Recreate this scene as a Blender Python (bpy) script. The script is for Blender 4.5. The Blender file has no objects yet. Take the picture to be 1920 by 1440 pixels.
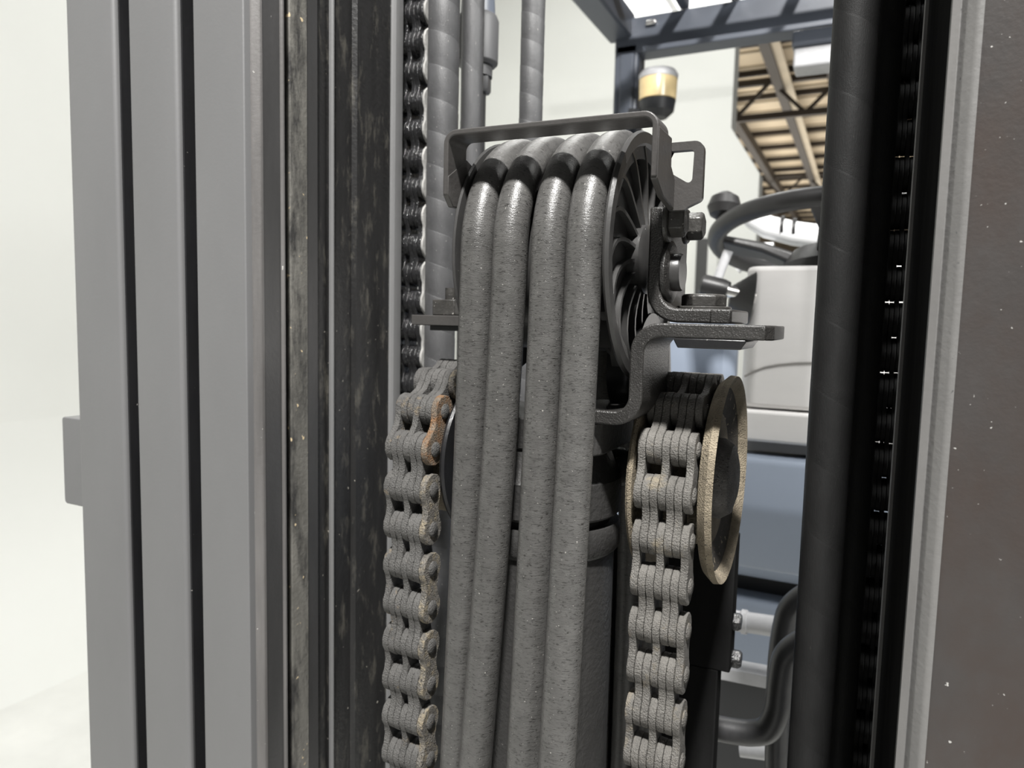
import bpy, math, random
from mathutils import Vector, Matrix
random.seed(7)
SC = bpy.context.scene
COL = SC.collection
PI = math.pi

# ---------------------------------------------------------------- camera
# World frame = frame of the mast: X to the right along the mast, Y into the truck, Z up.
F = 1340.0                                   # focal length in pixels of a 1920x1440 frame
CAM = Vector((0.0, 0.0, 1.6))
YAW = math.radians(26.0)
up_c = Vector((343, 14760, F)).normalized()   # world up in camera axes (pitch + slight roll)
fh = Vector((0, 0, -1)); fh = (fh - up_c * fh.dot(up_c)).normalized()
rh = fh.cross(up_c)
Yc = fh * math.cos(YAW) + rh * math.sin(YAW)
Xc = rh * math.cos(YAW) - fh * math.sin(YAW)
ROT = Matrix((Xc, Yc, up_c))
cam_d = bpy.data.cameras.new('camera')
cam = bpy.data.objects.new('camera', cam_d); COL.objects.link(cam)
cam.matrix_world = Matrix.Translation(CAM) @ ROT.to_4x4()
cam_d.sensor_width = 36.0; cam_d.lens = F / 1920 * 36.0
cam_d.clip_start = 0.02; cam_d.clip_end = 300
cam_d.dof.use_dof = True; cam_d.dof.focus_distance = 0.40; cam_d.dof.aperture_fstop = 12.0
SC.camera = cam

def ray(px, py):
    return ROT @ Vector(((px - 960) / F, -(py - 720) / F, -1.0))
def at(px, py, Y):
    """world point seen at a pixel on the plane of depth Y"""
    d = ray(px, py); return CAM + d * (Y / d.y)
def at_x(px, py, X):
    d = ray(px, py); return CAM + d * (X / d.x)
def at_z(px, py, Z):
    d = ray(px, py); return CAM + d * ((Z - CAM.z) / d.z)
def xs(px, Y, py=720):
    return at(px, py, Y).x
def zs(py, X, Y):
    """height of the point on the vertical line (X, Y) that is seen in row py"""
    lo, hi = -3.0, 9.0
    inv = ROT.transposed()
    for _ in range(50):
        m = (lo + hi) / 2
        v = inv @ (Vector((X, Y, m)) - CAM)
        if 720 - F * v.y / -v.z > py: lo = m
        else: hi = m
    return m

# ---------------------------------------------------------------- light
W = bpy.data.worlds.new('hall_light'); SC.world = W; W.use_nodes = True
W.node_tree.nodes['Background'].inputs[0].default_value = (1.0, 1.0, 0.985, 1)
W.node_tree.nodes['Background'].inputs[1].default_value = 0.16
def area(name, loc, target, size, power, col=(1, 1, 1), sy=None):
    l = bpy.data.lights.new(name, 'AREA'); l.energy = power; l.color = col
    l.size = size
    if sy: l.shape = 'RECTANGLE'; l.size_y = sy
    o = bpy.data.objects.new(name, l); COL.objects.link(o)
    o.location = loc
    o.rotation_euler = (Vector(target) - Vector(loc)).to_track_quat('-Z', 'Y').to_euler()
    return o
area('hall_lamp_key', (0.33, -0.74, 3.70), (-0.2, 0.4, 1.55), 0.17, 180, (1.0, 0.985, 0.96))
area('wall_fill_rear', (-1.6, 4.0, 5.6), (-1.8, 4.4, 0.0), 1.8, 150, (1.0, 1.0, 0.96))  # added fill, no real fixture: lifts the white walls
area('dash_fill', (1.05, 0.50, 2.85), (0.0, 1.05, 1.5), 0.5, 48, (1.0, 1.0, 0.98))  # added fill, no real fixture: brightens the dash
area('roof_fill', (-4.0, 32.0, 3.6), (-4.0, 32.0, 9.0), 14.0, 2300, (1.0, 0.97, 0.9), 30.0)  # added fill aimed upwards, no real fixture: brightens the roof deck
vs = SC.view_settings
vs.view_transform = 'Standard'; vs.look = 'None'; vs.gamma = 1.0; vs.exposure = 0.0
vs.use_curve_mapping = False

# ---------------------------------------------------------------- materials
class NT:
    def __init__(s, name):
        s.m = bpy.data.materials.new(name); s.m.use_nodes = True
        s.n = s.m.node_tree.nodes; s.l = s.m.node_tree.links
        s.b = s.n['Principled BSDF']
    def new(s, t, **kw):
        n = s.n.new(t)
        for k, v in kw.items(): setattr(n, k, v)
        return n
    def vec(s, scale=(1, 1, 1), uv=False):
        mp = s.new('ShaderNodeMapping'); mp.inputs['Scale'].default_value = scale
        if uv: s.l.new(s.new('ShaderNodeTexCoord').outputs['UV'], mp.inputs[0])
        else: s.l.new(s.new('ShaderNodeNewGeometry').outputs['Position'], mp.inputs[0])
        return mp.outputs[0]
    def noise(s, v, scale, detail=4, rough=0.6, dist=0.0):
        n = s.new('ShaderNodeTexNoise'); n.inputs['Scale'].default_value = scale
        n.inputs['Detail'].default_value = detail; n.inputs['Roughness'].default_value = rough
        n.inputs['Distortion'].default_value = dist
        s.l.new(v, n.inputs['Vector']); return n.outputs[0]
    def ramp(s, fac, stops):
        r = s.new('ShaderNodeValToRGB'); e = r.color_ramp.elements
        while len(e) < len(stops): e.new(0.5)
        for i, (p, c) in enumerate(stops):
            e[i].position = p
            e[i].color = (c, c, c, 1) if not hasattr(c, '__len__') else (*c, 1)
        s.l.new(fac, r.inputs[0]); return r.outputs[0]
    def mix(s, fac, a, b):
        n = s.new('ShaderNodeMix'); n.data_type = 'RGBA'
        for sock, v in ((n.inputs[0], fac), (n.inputs[6], a), (n.inputs[7], b)):
            if hasattr(v, 'is_output'): s.l.new(v, sock)
            elif sock == n.inputs[0]: sock.default_value = v
            else: sock.default_value = (*v, 1)
        return n.outputs[2]
    def bump(s, h, strength, dist, prev=None):
        n = s.new('ShaderNodeBump'); n.inputs['Strength'].default_value = strength
        n.inputs['Distance'].default_value = dist
        s.l.new(h, n.inputs['Height'])
        if prev: s.l.new(prev, n.inputs['Normal'])
        return n.outputs[0]
    def out(s, col, rough, normal=None, metal=0.0, spec=0.5):
        for sock, v in (('Base Color', col), ('Roughness', rough), ('Metallic', metal), ('Specular IOR Level', spec)):
            if hasattr(v, 'is_output'): s.l.new(v, s.b.inputs[sock])
            else: s.b.inputs[sock].default_value = (*v, 1) if hasattr(v, '__len__') else v
        if normal: s.l.new(normal, s.b.inputs['Normal'])
        return s.m

def paint(name, c, rough=0.42, var=0.25, scale=18, stretch=(1, 1, 1), bump=(260, 0.25, 0.0012), specks=None, spec=0.5, patches=None, metal=0.0):
    """paint with uneven tone, orange-peel relief, optional light specks and worn patches"""
    t = NT(name)
    v = t.vec(stretch); v0 = t.vec()
    f = t.noise(v, scale, 5, 0.65)
    lo = tuple(x * (1 - var) for x in c); hi = tuple(min(1, x * (1 + var)) for x in c)
    col = t.ramp(f, [(0.3, lo), (0.7, hi)])
    if patches:
        pc, psc, pstr, p0, p1 = patches
        g = t.noise(t.vec(pstr), psc, 6, 0.7)
        col = t.mix(t.ramp(g, [(p0, 0.0), (p1, 1.0)]), col, pc)
    if specks:
        sc_, ssc, th = specks
        g = t.noise(v0, ssc, 2, 0.5)
        col = t.mix(t.ramp(g, [(th, 0.0), (th + 0.04, 1.0)]), col, sc_)
    h = t.noise(v0, bump[0], 3, 0.55)
    return t.out(col, rough, t.bump(h, bump[1], bump[2]), spec=spec, metal=metal)

M = {}
M['mast'] = paint('mast_paint', (0.150, 0.150, 0.152), 0.42, 0.06, 9, (1, 1, .4), (420, 0.08, 0.0010), ((0.22, 0.21, 0.20), 420, 0.78), 0.9)
M['mast_right'] = paint('mast_paint_shaded', (0.055, 0.050, 0.048), 0.36, 0.16, 14, (1, 1, .6), (300, 0.16, 0.0010), ((0.45, 0.44, 0.42), 330, 0.735), 0.5, ((0.052, 0.040, 0.035), 9, (1, 1, .7), 0.5, 0.7))  # mast paint darkened to carry the shade on the right rail
M['rail_in'] = paint('rail_inside_grime', (0.015, 0.0147, 0.0147), 0.38, 0.35, 60, (1, 1, .15), (260, 0.3, 0.0012), ((0.32, 0.30, 0.26), 190, 0.735), 0.5, ((0.085, 0.080, 0.068), 90, (1, 1, .3), 0.54, 0.72))
M['rail_dark'] = paint('rail_black_paint', (0.015, 0.015, 0.016), 0.34, 0.25, 40, (1, 1, .2), (300, 0.15, 0.0010), ((0.30, 0.29, 0.27), 260, 0.76))
M['track'] = paint('dusty_roller_track', (0.15, 0.145, 0.13), 0.55, 0.35, 60, (1, 1, .2), (300, 0.35, 0.0012), ((0.62, 0.50, 0.32), 150, 0.70), 0.4, ((0.035, 0.034, 0.033), 42, (1, 1, .3), 0.47, 0.62))
M['nose'] = paint('worn_rail_nose', (0.125, 0.12, 0.117), 0.36, 0.3, 40, (1, 1, .12), (300, 0.2, 0.0010), ((0.5, 0.49, 0.46), 240, 0.75), 0.6)
M['off_tone'] = paint('pale_nose_paint', (0.16, 0.157, 0.153), 0.42, 0.15, 40, (1, 1, .2), (300, 0.2, 0.0010), ((0.08, 0.08, 0.08), 200, 0.74))  # right flange nose, paler than the flange face
M['rail_matte'] = paint('matte_black_paint', (0.016, 0.016, 0.016), 0.6, 0.25, 40, (1, 1, .2), (300, 0.15, 0.0010), None, 0.0)
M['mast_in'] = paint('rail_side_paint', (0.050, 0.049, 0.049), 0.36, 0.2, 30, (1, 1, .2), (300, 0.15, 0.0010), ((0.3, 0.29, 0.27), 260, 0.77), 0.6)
M['edge_dim'] = paint('dull_rail_edge', (0.17, 0.166, 0.162), 0.5, 0.15, 30, (1, 1, .2), (300, 0.15, 0.0008))
M['edge'] = paint('bare_rail_edge', (0.16, 0.16, 0.16), 0.45, 0.12, 30, (1, 1, .2), (300, 0.12, 0.0008))
M['bracket'] = paint('black_bracket_paint', (0.030, 0.0285, 0.027), 0.36, 0.3, 60, (1, 1, 1), (1100, 0.45, 0.0014), ((0.16, 0.155, 0.15), 800, 0.70), 0.6)
M['guard'] = paint('guard_paint', (0.052, 0.049, 0.047), 0.42, 0.15, 30, (1, 1, 1), (420, 0.18, 0.0010), ((0.4, 0.4, 0.4), 260, 0.775), 0.5)
M['bolt'] = paint('blackened_bolt', (0.045, 0.043, 0.040), 0.38, 0.35, 120, (1, 1, 1), (420, 0.4, 0.0010), ((0.3, 0.29, 0.27), 420, 0.70))
M['sheave'] = paint('sheave_plastic', (0.045, 0.044, 0.043), 0.36, 0.2, 40, (1, 1, 1), (420, 0.1, 0.0008), ((0.4, 0.39, 0.36), 420, 0.76))
M['chain'] = paint('dusty_chain_steel', (0.145, 0.138, 0.127), 0.60, 0.25, 70, (1, 1, 1), (1000, 0.85, 0.0020), ((0.06, 0.055, 0.05), 900, 0.70), 0.35, ((0.30, 0.25, 0.17), 38, (1, 1, 1), 0.56, 0.76))
M['chain_l'] = paint('grey_chain_steel', (0.098, 0.095, 0.091), 0.58, 0.25, 70, (1, 1, 1), (1000, 0.85, 0.0020), ((0.06, 0.055, 0.05), 900, 0.70), 0.35, ((0.34, 0.25, 0.14), 42, (1, 1, 1), 0.60, 0.78))
M['chain_gritty'] = paint('gritty_chain_side', (0.15, 0.14, 0.125), 0.65, 0.3, 90, (1, 1, 1), (900, 1.0, 0.0024), ((0.05, 0.045, 0.04), 700, 0.62), 0.3, ((0.27, 0.23, 0.165), 160, (1, 1, 1), 0.48, 0.62))
M['chain_rust'] = paint('rusty_chain_side', (0.16, 0.13, 0.10), 0.65, 0.3, 90, (1, 1, 1), (900, 0.9, 0.0022), ((0.05, 0.045, 0.04), 700, 0.66), 0.3, ((0.22, 0.105, 0.040), 110, (1, 1, 1), 0.46, 0.66))
M['dust'] = paint('tan_dust', (0.27, 0.23, 0.17), 0.80, 0.35, 55, (1, 1, 1), (1000, 0.9, 0.0020), ((0.05, 0.045, 0.04), 700, 0.66), 0.2)
M['dish'] = paint('shaded_dish', (0.05, 0.045, 0.038), 0.8, 0.4, 60, (1, 1, 1), (900, 0.8, 0.002), ((0.36, 0.30, 0.215), 260, 0.66), 0.2)  # base darkened for the shade inside the dish; tan dust specks
M['hub'] = paint('dusty_hub', (0.17, 0.165, 0.16), 0.75, 0.3, 120, (1, 1, 1), (900, 0.9, 0.0022), ((0.04, 0.04, 0.04), 700, 0.66), 0.2)
M['grease'] = paint('greased_chain', (0.016, 0.016, 0.017), 0.22, 0.4, 80, (1, 1, .3), (420, 0.7, 0.002), ((0.5, 0.5, 0.5), 420, 0.75), 0.7)
M['plate_edge'] = paint('bright_link_side', (0.34, 0.335, 0.32), 0.5, 0.25, 60, (1, 1, 1), (300, 0.4, 0.0012))
M['cyl'] = paint('cylinder_paint', (0.038, 0.037, 0.036), 0.45, 0.2, 30, (1, 1, 1), (320, 0.35, 0.0018), ((0.3, 0.29, 0.28), 380, 0.765))
M['tube'] = paint('black_pipe', (0.03, 0.03, 0.031), 0.40, 0.25, 30, (1, 1, 1), (200, 0.15, 0.0010))
M['pipe_grey'] = paint('grey_pipe', (0.42, 0.42, 0.43), 0.42, 0.12, 30, (1, 1, 1), (200, 0.1, 0.0010))
M['truck_blue'] = paint('slate_blue_truck_paint', (0.235, 0.27, 0.33), 0.35, 0.06, 4, (1, 1, 1), (120, 0.05, 0.0010))
M['truck_dark'] = paint('dark_truck_plastic', (0.014, 0.015, 0.017), 0.45, 0.1, 6, (1, 1, 1), (120, 0.05, 0.0010))
M['guard_blue'] = paint('overhead_guard_paint', (0.085, 0.096, 0.120), 0.40, 0.08, 4, (1, 1, 1), (120, 0.05, 0.0010))
M['dash'] = paint('light_grey_dash_plastic', (0.74, 0.722, 0.708), 0.48, 0.05, 5, (1, 1, 3), (200, 0.08, 0.0010))
M['dash_gap'] = paint('dash_seam_plastic', (0.22, 0.21, 0.20), 0.5, 0.08, 5, (1, 1, 3), (200, 0.08, 0.0010))
M['wheel'] = paint('steering_wheel_rubber', (0.020, 0.0195, 0.0195), 0.40, 0.15, 30, (1, 1, 1), (300, 0.15, 0.0010))
M['white'] = paint('white_cover_plastic', (0.80, 0.80, 0.80), 0.45, 0.04, 6, (1, 1, 1), (200, 0.05, 0.0010))
M['chrome'] = paint('bright_steel', (0.75, 0.74, 0.72), 0.25, 0.05, 40, (1, 1, 1), (200, 0.05, 0.0005), metal=1.0)
M['amber'] = paint('amber_lens', (0.72, 0.56, 0.30), 0.25, 0.08, 20, (1, 1, 1), (200, 0.05, 0.0010))
M['wall'] = paint('white_wall_paint', (0.76, 0.765, 0.735), 0.7, 0.02, 0.6, (1, 1, 1), (8, 0.03, 0.01), spec=0.2)
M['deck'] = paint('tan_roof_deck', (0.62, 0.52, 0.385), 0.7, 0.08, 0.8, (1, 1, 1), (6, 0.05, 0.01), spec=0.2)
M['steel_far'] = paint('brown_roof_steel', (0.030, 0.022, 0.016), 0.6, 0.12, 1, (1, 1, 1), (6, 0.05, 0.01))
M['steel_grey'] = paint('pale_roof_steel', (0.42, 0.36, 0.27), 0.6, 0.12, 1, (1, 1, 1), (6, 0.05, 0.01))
M['floor'] = paint('concrete_floor', (0.72, 0.72, 0.69), 0.45, 0.1, 1.5, (1, 1, 1), (20, 0.05, 0.005))
M['door'] = paint('dark_door', (0.06, 0.06, 0.06), 0.5, 0.1, 2, (1, 1, 1), (30, 0.05, 0.003))
def emit(name, c, s):
    t = NT(name); t.b.inputs['Emission Color'].default_value = (*c, 1); t.b.inputs['Emission Strength'].default_value = s
    return t.out((0.8, 0.8, 0.8), 0.5)
M['lamp'] = emit('lamp_diffuser', (1, 1, 0.98), 1.6)

def hose_mat(name, c, crack=1.0, rough=0.34, fleck=0.30, spec=0.55):
    """rubber hose; UV in metres: u round the hose, v along it"""
    t = NT(name)
    v = t.vec((1, 1, 1), True)
    f = t.noise(t.vec((1, 1, 1), True), 90, 4, 0.6)
    col = t.ramp(f, [(0.3, tuple(x * 0.82 for x in c)), (0.7, tuple(x * 1.18 for x in c))])
    cr = t.ramp(t.noise(t.vec((130, 800, 1), True), 1.0, 2.0, 0.5, 0.6), [(0.460, 1.0), (0.5, 0.0), (0.540, 1.0)])
    gate = t.ramp(t.noise(v, 420, 2, 0.5), [(0.40, 0.15), (0.60, 1.0)])
    inv = t.new('ShaderNodeMath', operation='SUBTRACT'); inv.inputs[0].default_value = 1.0; t.l.new(cr, inv.inputs[1])
    mul = t.new('ShaderNodeMath', operation='MULTIPLY'); t.l.new(inv.outputs[0], mul.inputs[0]); t.l.new(gate, mul.inputs[1])
    mu2 = t.new('ShaderNodeMath', operation='MULTIPLY'); t.l.new(mul.outputs[0], mu2.inputs[0]); mu2.inputs[1].default_value = 1.0 * crack
    col = t.mix(mu2.outputs[0], col, (0.012, 0.011, 0.010))
    sp = t.noise(v, 700, 2, 0.5)
    col = t.mix(t.ramp(sp, [(0.70, 0.0), (0.74, 1.0)]), col, (fleck, fleck * .97, fleck * .9))
    n1 = t.bump(cr, 0.13 * crack, 0.0010)
    wr = t.noise(t.vec((0.4, 1.5, 1), True), 900, 3, 0.6)
    n2 = t.bump(wr, 0.22, 0.0010, n1)
    g = t.noise(v, 1500, 2, 0.5)
    n3 = t.bump(g, 0.22, 0.0006, n2)
    return t.out(col, rough, n3, spec=spec)
M['hose'] = hose_mat('front_hose_rubber', (0.080, 0.078, 0.075))
M['hose_rear'] = hose_mat('rear_hose_rubber', (0.060, 0.060, 0.062), 0.25, 0.50)
M['wrap'] = hose_mat('spiral_wrap_plastic', (0.062, 0.062, 0.064), 0.15, 0.50)
M['hose_shaded'] = hose_mat('shaded_wrap_plastic', (0.016, 0.016, 0.016), 0.1, 0.55, 0.03, 0.2)  # wrap plastic darkened for the shade behind the right rail

# ---------------------------------------------------------------- mesh helpers
class MB:
    def __init__(s): s.v = []; s.f = []; s.uv = None
    def add(s, vs_, fs):
        k = len(s.v); s.v += [tuple(x) for x in vs_]; s.f += [tuple(i + k for i in f) for f in fs]; return s
    def prism(s, poly, plane, a, b):
        """extrude a 2-D outline; plane XZ along Y, YZ along X, XY along Z"""
        def P(u, w, d): return {'XZ': (u, d, w), 'YZ': (d, u, w), 'XY': (u, w, d)}[plane]
        n = len(poly)
        ar = sum(poly[i][0] * poly[(i + 1) % n][1] - poly[(i + 1) % n][0] * poly[i][1] for i in range(n))
        if ar < 0: poly = poly[::-1]
        vs_ = [P(u, w, a) for u, w in poly] + [P(u, w, b) for u, w in poly]
        fs = [tuple(range(n)), tuple(range(2 * n - 1, n - 1, -1))]
        fs += [(i, i + n, (i + 1) % n + n, (i + 1) % n) for i in range(n)]
        # orientation fixed by recalc in build
        return s.add(vs_, fs)
    def bar(s, path, t, plane, a, b):
        """bent flat bar: 2-D centre path of thickness t, extruded from a to b"""
        n = len(path); L = []; R = []
        for i, p in enumerate(path):
            p0 = path[max(0, i - 1)]; p1 = path[min(n - 1, i + 1)]
            d = Vector((p1[0] - p0[0], p1[1] - p0[1])).normalized(); nn = Vector((-d.y, d.x)) * t / 2
            L.append((p[0] + nn.x, p[1] + nn.y)); R.append((p[0] - nn.x, p[1] - nn.y))
        def P(q, d): return {'XZ': (q[0], d, q[1]), 'YZ': (d, q[0], q[1]), 'XY': (q[0], q[1], d)}[plane]
        vs_ = [P(q, a) for q in L] + [P(q, a) for q in R] + [P(q, b) for q in L] + [P(q, b) for q in R]
        fs = [(0, n, 3 * n, 2 * n), (n - 1, 3 * n - 1, 4 * n - 1, 2 * n - 1)]
        for i in range(n - 1):
            fs += [(i, i + 1, n + i + 1, n + i), (2 * n + i, 3 * n + i, 3 * n + i + 1, 2 * n + i + 1),
                   (i, 2 * n + i, 2 * n + i + 1, i + 1), (n + i, n + i + 1, 3 * n + i + 1, 3 * n + i)]
        return s.add(vs_, fs)
    def box(s, x0, x1, y0, y1, z0, z1):
        return s.prism([(x0, z0), (x1, z0), (x1, z1), (x0, z1)], 'XZ', y0, y1)
    def beam(s, a, b, w, h, up=(0, 0, 1)):
        a = Vector(a); b = Vector(b); d = (b - a).normalized(); u = Vector(up)
        r = d.cross(u).normalized(); u = r.cross(d)
        vs_ = [p + r * sx * w / 2 + u * sz * h / 2 for p in (a, b) for sx, sz in ((-1, -1), (1, -1), (1, 1), (-1, 1))]
        return s.add(vs_, [(0, 1, 2, 3), (7, 6, 5, 4)] + [(i, i + 4, (i + 1) % 4 + 4, (i + 1) % 4) for i in range(4)])
    def lathe(s, prof, o, axis=(0, 0, 1), n=32, ref=None, close=True):
        """profile of (radius, height) revolved about an axis through o"""
        ax = Vector(axis).normalized(); r = Vector(ref) if ref else ax.orthogonal().normalized(); q = ax.cross(r)
        o = Vector(o); k = len(prof)
        vs_ = [o + ax * h + (r * math.cos(2 * PI * j / n) + q * math.sin(2 * PI * j / n)) * rr for rr, h in prof for j in range(n)]
        fs = [(i * n + j, i * n + (j + 1) % n, (i + 1) * n + (j + 1) % n, (i + 1) * n + j) for i in range(k - 1) for j in range(n)]
        if close: fs += [tuple(range(n - 1, -1, -1)), tuple((k - 1) * n + j for j in range(n))]
        return s.add(vs_, fs)
    def ring(s, prof, o, axis, n=48, ref=None):
        """closed profile of (radius, height) revolved: a ring"""
        ax = Vector(axis).normalized(); r = Vector(ref) if ref else ax.orthogonal().normalized(); q = ax.cross(r)
        o = Vector(o); k = len(prof)
        vs_ = [o + ax * h + (r * math.cos(2 * PI * j / n) + q * math.sin(2 * PI * j / n)) * rr for rr, h in prof for j in range(n)]
        fs = [(i * n + j, i * n + (j + 1) % n, ((i + 1) % k) * n + (j + 1) % n, ((i + 1) % k) * n + j) for i in range(k) for j in range(n)]
        return s.add(vs_, fs)
    def tube(s, path, r, n=20, closed=False, seed=0):
        """round tube along 3-D points, UV in metres"""
        path = [Vector(p) for p in path]; m = len(path); rr = r if hasattr(r, '__len__') else [r] * m
        vs_ = []; uvs = []; dist = [0.0]
        for i in range(1, m): dist.append(dist[-1] + (path[i] - path[i - 1]).length)
        prev = None
        for i, p in enumerate(path):
            if closed: d = path[(i + 1) % m] - path[i - 1]
            else: d = path[min(m - 1, i + 1)] - path[max(0, i - 1)]
            d.normalize()
            a = (prev - d * prev.dot(d)).normalized() if prev else (Vector((1, 0, 0)) - d * d.x).normalized() if abs(d.x) < .9 else Vector((0, 0, 1)).cross(d).normalized()
            prev = a; b = d.cross(a)
            for j in range(n):
                t_ = 2 * PI * j / n
                vs_.append(p + (a * math.cos(t_) + b * math.sin(t_)) * rr[i])
        fs = []; uv = []
        mm = m if closed else m - 1
        R0 = rr[0]; so = seed * 0.37
        for i in range(mm):
            i2 = (i + 1) % m; d0 = dist[i]; d1 = dist[i2] if i2 else dist[i] + (path[0] - path[i]).length
            for j in range(n):
                fs.append((i * n + j, i * n + (j + 1) % n, i2 * n + (j + 1) % n, i2 * n + j))
                u0 = 2 * PI * R0 * j / n + so; u1 = 2 * PI * R0 * (j + 1) / n + so
                uv.append([(u0, d0), (u1, d0), (u1, d1), (u0, d1)])
        if not closed:
            fs += [tuple(range(n - 1, -1, -1)), tuple((m - 1) * n + j for j in range(n))]
            uv += [[(so, 0)] * n, [(so, 0)] * n]
        if s.uv is None: s.uv = []
        s.uv += uv
        return s.add(vs_, fs)
    def mesh(s, name, mat, smooth=35, fix=True):
        me = bpy.data.meshes.new(name); me.from_pydata(s.v, [], s.f)
        if s.uv and len(s.uv) == len(s.f):
            l = me.uv_layers.new(name='UVMap'); k = 0
            for fu in s.uv:
                for q in fu: l.data[k].uv = q; k += 1
        if fix:
            import bmesh
            bm = bmesh.new(); bm.from_mesh(me); bmesh.ops.recalc_face_normals(bm, faces=bm.faces); bm.to_mesh(me); bm.free()
        me.materials.append(M[mat]); me.shade_smooth(); me.set_sharp_from_angle(angle=math.radians(smooth))
        me.update(); return me
    def build(s, name, mat, parent=None, bevel=0.0, smooth=35, seg=2):
        return link(name, s.mesh(name, mat, smooth), parent, bevel, seg)

def link(name, me, parent=None, bevel=0.0, seg=2, mw=None):
    o = bpy.data.objects.new(name, me); COL.objects.link(o)
    if mw is not None: o.matrix_world = mw
    if parent is not None:
        root = ORIG.get(parent.name)
        o.parent = parent
        if root is not None: o.matrix_parent_inverse = Matrix.Translation(-root)
    if bevel:
        b = o.modifiers.new('bevel', 'BEVEL'); b.width = bevel; b.segments = seg; b.limit_method = 'ANGLE'; b.angle_limit = math.radians(38)
        b.harden_normals = False
    return o
ORIG = {}
def tag(o, label, cat, group=None, kind=None):
    o['label'] = label; o['category'] = cat
    if group: o['group'] = group
    if kind: o['kind'] = kind
    return o
def thing(name, label, cat, loc, group=None):
    e = bpy.data.objects.new(name, None); COL.objects.link(e); e.location = loc; e.empty_display_size = 0.02
    ORIG[e.name] = Vector(loc)
    return tag(e, label, cat, group)
def structure(o): o['kind'] = 'structure'; return o

def fillet(poly, r, seg=5, closed=True):
    """round the corners of a 2-D outline; r a number or a list"""
    n = len(poly); out = []
    rs = r if hasattr(r, '__len__') else [r] * n
    for i, p in enumerate(poly):
        if rs[i] <= 0 or (not closed and i in (0, n - 1)): out.append(tuple(p)); continue
        p = Vector(p); a = Vector(poly[i - 1]) - p; b = Vector(poly[(i + 1) % n]) - p
        la, lb = a.length, b.length; a.normalize(); b.normalize()
        ang = math.acos(max(-1, min(1, a.dot(b))))
        if ang > PI - 0.02: out.append(tuple(p)); continue
        d = min(rs[i] / math.tan(ang / 2), la * .48, lb * .48); rr = d * math.tan(ang / 2)
        c = p + (a + b).normalized() * (rr / math.sin(ang / 2))
        p0 = p + a * d - c; p1 = p + b * d - c
        a0 = math.atan2(p0.y, p0.x); da = math.atan2(p1.y, p1.x) - a0
        while da > PI: da -= 2 * PI
        while da < -PI: da += 2 * PI
        for k in range(seg + 1):
            t = a0 + da * k / seg; out.append((c.x + rr * math.cos(t), c.y + rr * math.sin(t)))
    return out

def hex_bolt(parent, o, axis, r=0.0085, h=0.0075, washer=0.0115, name='hex_bolt', wt=0.0022, mat='bolt', ref=None, ratio=1.0):
    """hex head with a washer under it, sitting at o and pointing along axis"""
    ax = Vector(axis).normalized(); o = Vector(o)
    hd = MB().lathe([(r, wt), (r, wt + h * .82), (r * .86, wt + h)], o, ax, 6, ref).build(name, mat, parent, 0.0006)
    k = bpy.data.objects.new  # noqa
    w = MB().lathe([(washer, 0), (washer, wt * .7), (washer - wt * .3, wt)], o, ax, 28).build('washer', mat, hd)
    return hd

ZB, ZT = 0.9, 2.25          # height range of mast pieces that reach past the frame

# ---------------------------------------------------------------- setting
fl = MB().box(-30, 14, -6, 90, -0.2, 0.0).build('floor', 'floor'); structure(fl)
# white partition behind the truck: its right edge steps out below a slanting corner
YP = 7.0
p_a, p_b, p_c = at(1374, 60, YP), at(1371, 240, YP), at(1424, 325, YP)
poly = [(-4.2, 0.0), (p_c.x, 0.0), (p_c.x, p_c.z), (p_b.x, p_b.z), (p_b.x, 6.6), (-4.2, 6.6)]
wl = MB().prism(poly, 'XZ', YP, YP + 0.25).build('wall_rear', 'wall'); structure(wl)
wl2 = MB().box(-4.2, -4.0, -5.5, YP, 0.0, 6.6).build('wall_left', 'wall'); structure(wl2)
cv = []
for k in range(9):
    a = PI / 2 * k / 8; cv.append((-4.0 + 1.0 * (1 - math.cos(a)), 1.0 * (1 - math.sin(a))))
cove = MB().prism([(-4.0, 0.0)] + cv, 'XZ', -5.5, YP).build('trim_1', 'wall'); structure(cove)
d0, d1 = at(1308, 448, YP), at(1329, 575, YP)
dz = MB().box(d0.x, d0.x + 0.11, YP - 0.03, YP + 0.01, 0.0, d0.z).build('door_1', 'door'); structure(dz)
MB().box(d0.x - 0.05, d0.x, YP - 0.04, YP, 0.0, d0.z + 0.05).build('door_frame', 'wall', dz)
MB().box(d0.x + 0.11, d0.x + 0.2, YP - 0.04, YP, 0.0, d0.z + 0.05).build('door_frame', 'wall', dz)
# warehouse roof far beyond the partition
ZR = 8.4
ce = MB().box(-26, 12, 13, 85, ZR, ZR + 0.2).build('ceiling', 'deck'); structure(ce)
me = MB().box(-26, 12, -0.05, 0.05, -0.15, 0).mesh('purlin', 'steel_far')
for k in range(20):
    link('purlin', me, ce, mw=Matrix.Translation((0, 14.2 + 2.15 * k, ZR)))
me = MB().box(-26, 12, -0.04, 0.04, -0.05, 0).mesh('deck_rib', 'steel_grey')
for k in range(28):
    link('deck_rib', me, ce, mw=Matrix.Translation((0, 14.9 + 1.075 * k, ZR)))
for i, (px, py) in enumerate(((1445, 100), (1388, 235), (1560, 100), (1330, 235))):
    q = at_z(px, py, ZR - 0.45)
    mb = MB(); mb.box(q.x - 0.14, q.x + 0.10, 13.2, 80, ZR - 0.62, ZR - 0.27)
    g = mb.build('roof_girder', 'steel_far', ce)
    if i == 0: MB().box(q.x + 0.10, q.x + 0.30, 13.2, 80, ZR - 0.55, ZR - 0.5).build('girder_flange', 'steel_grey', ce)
mz = MB()
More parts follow.
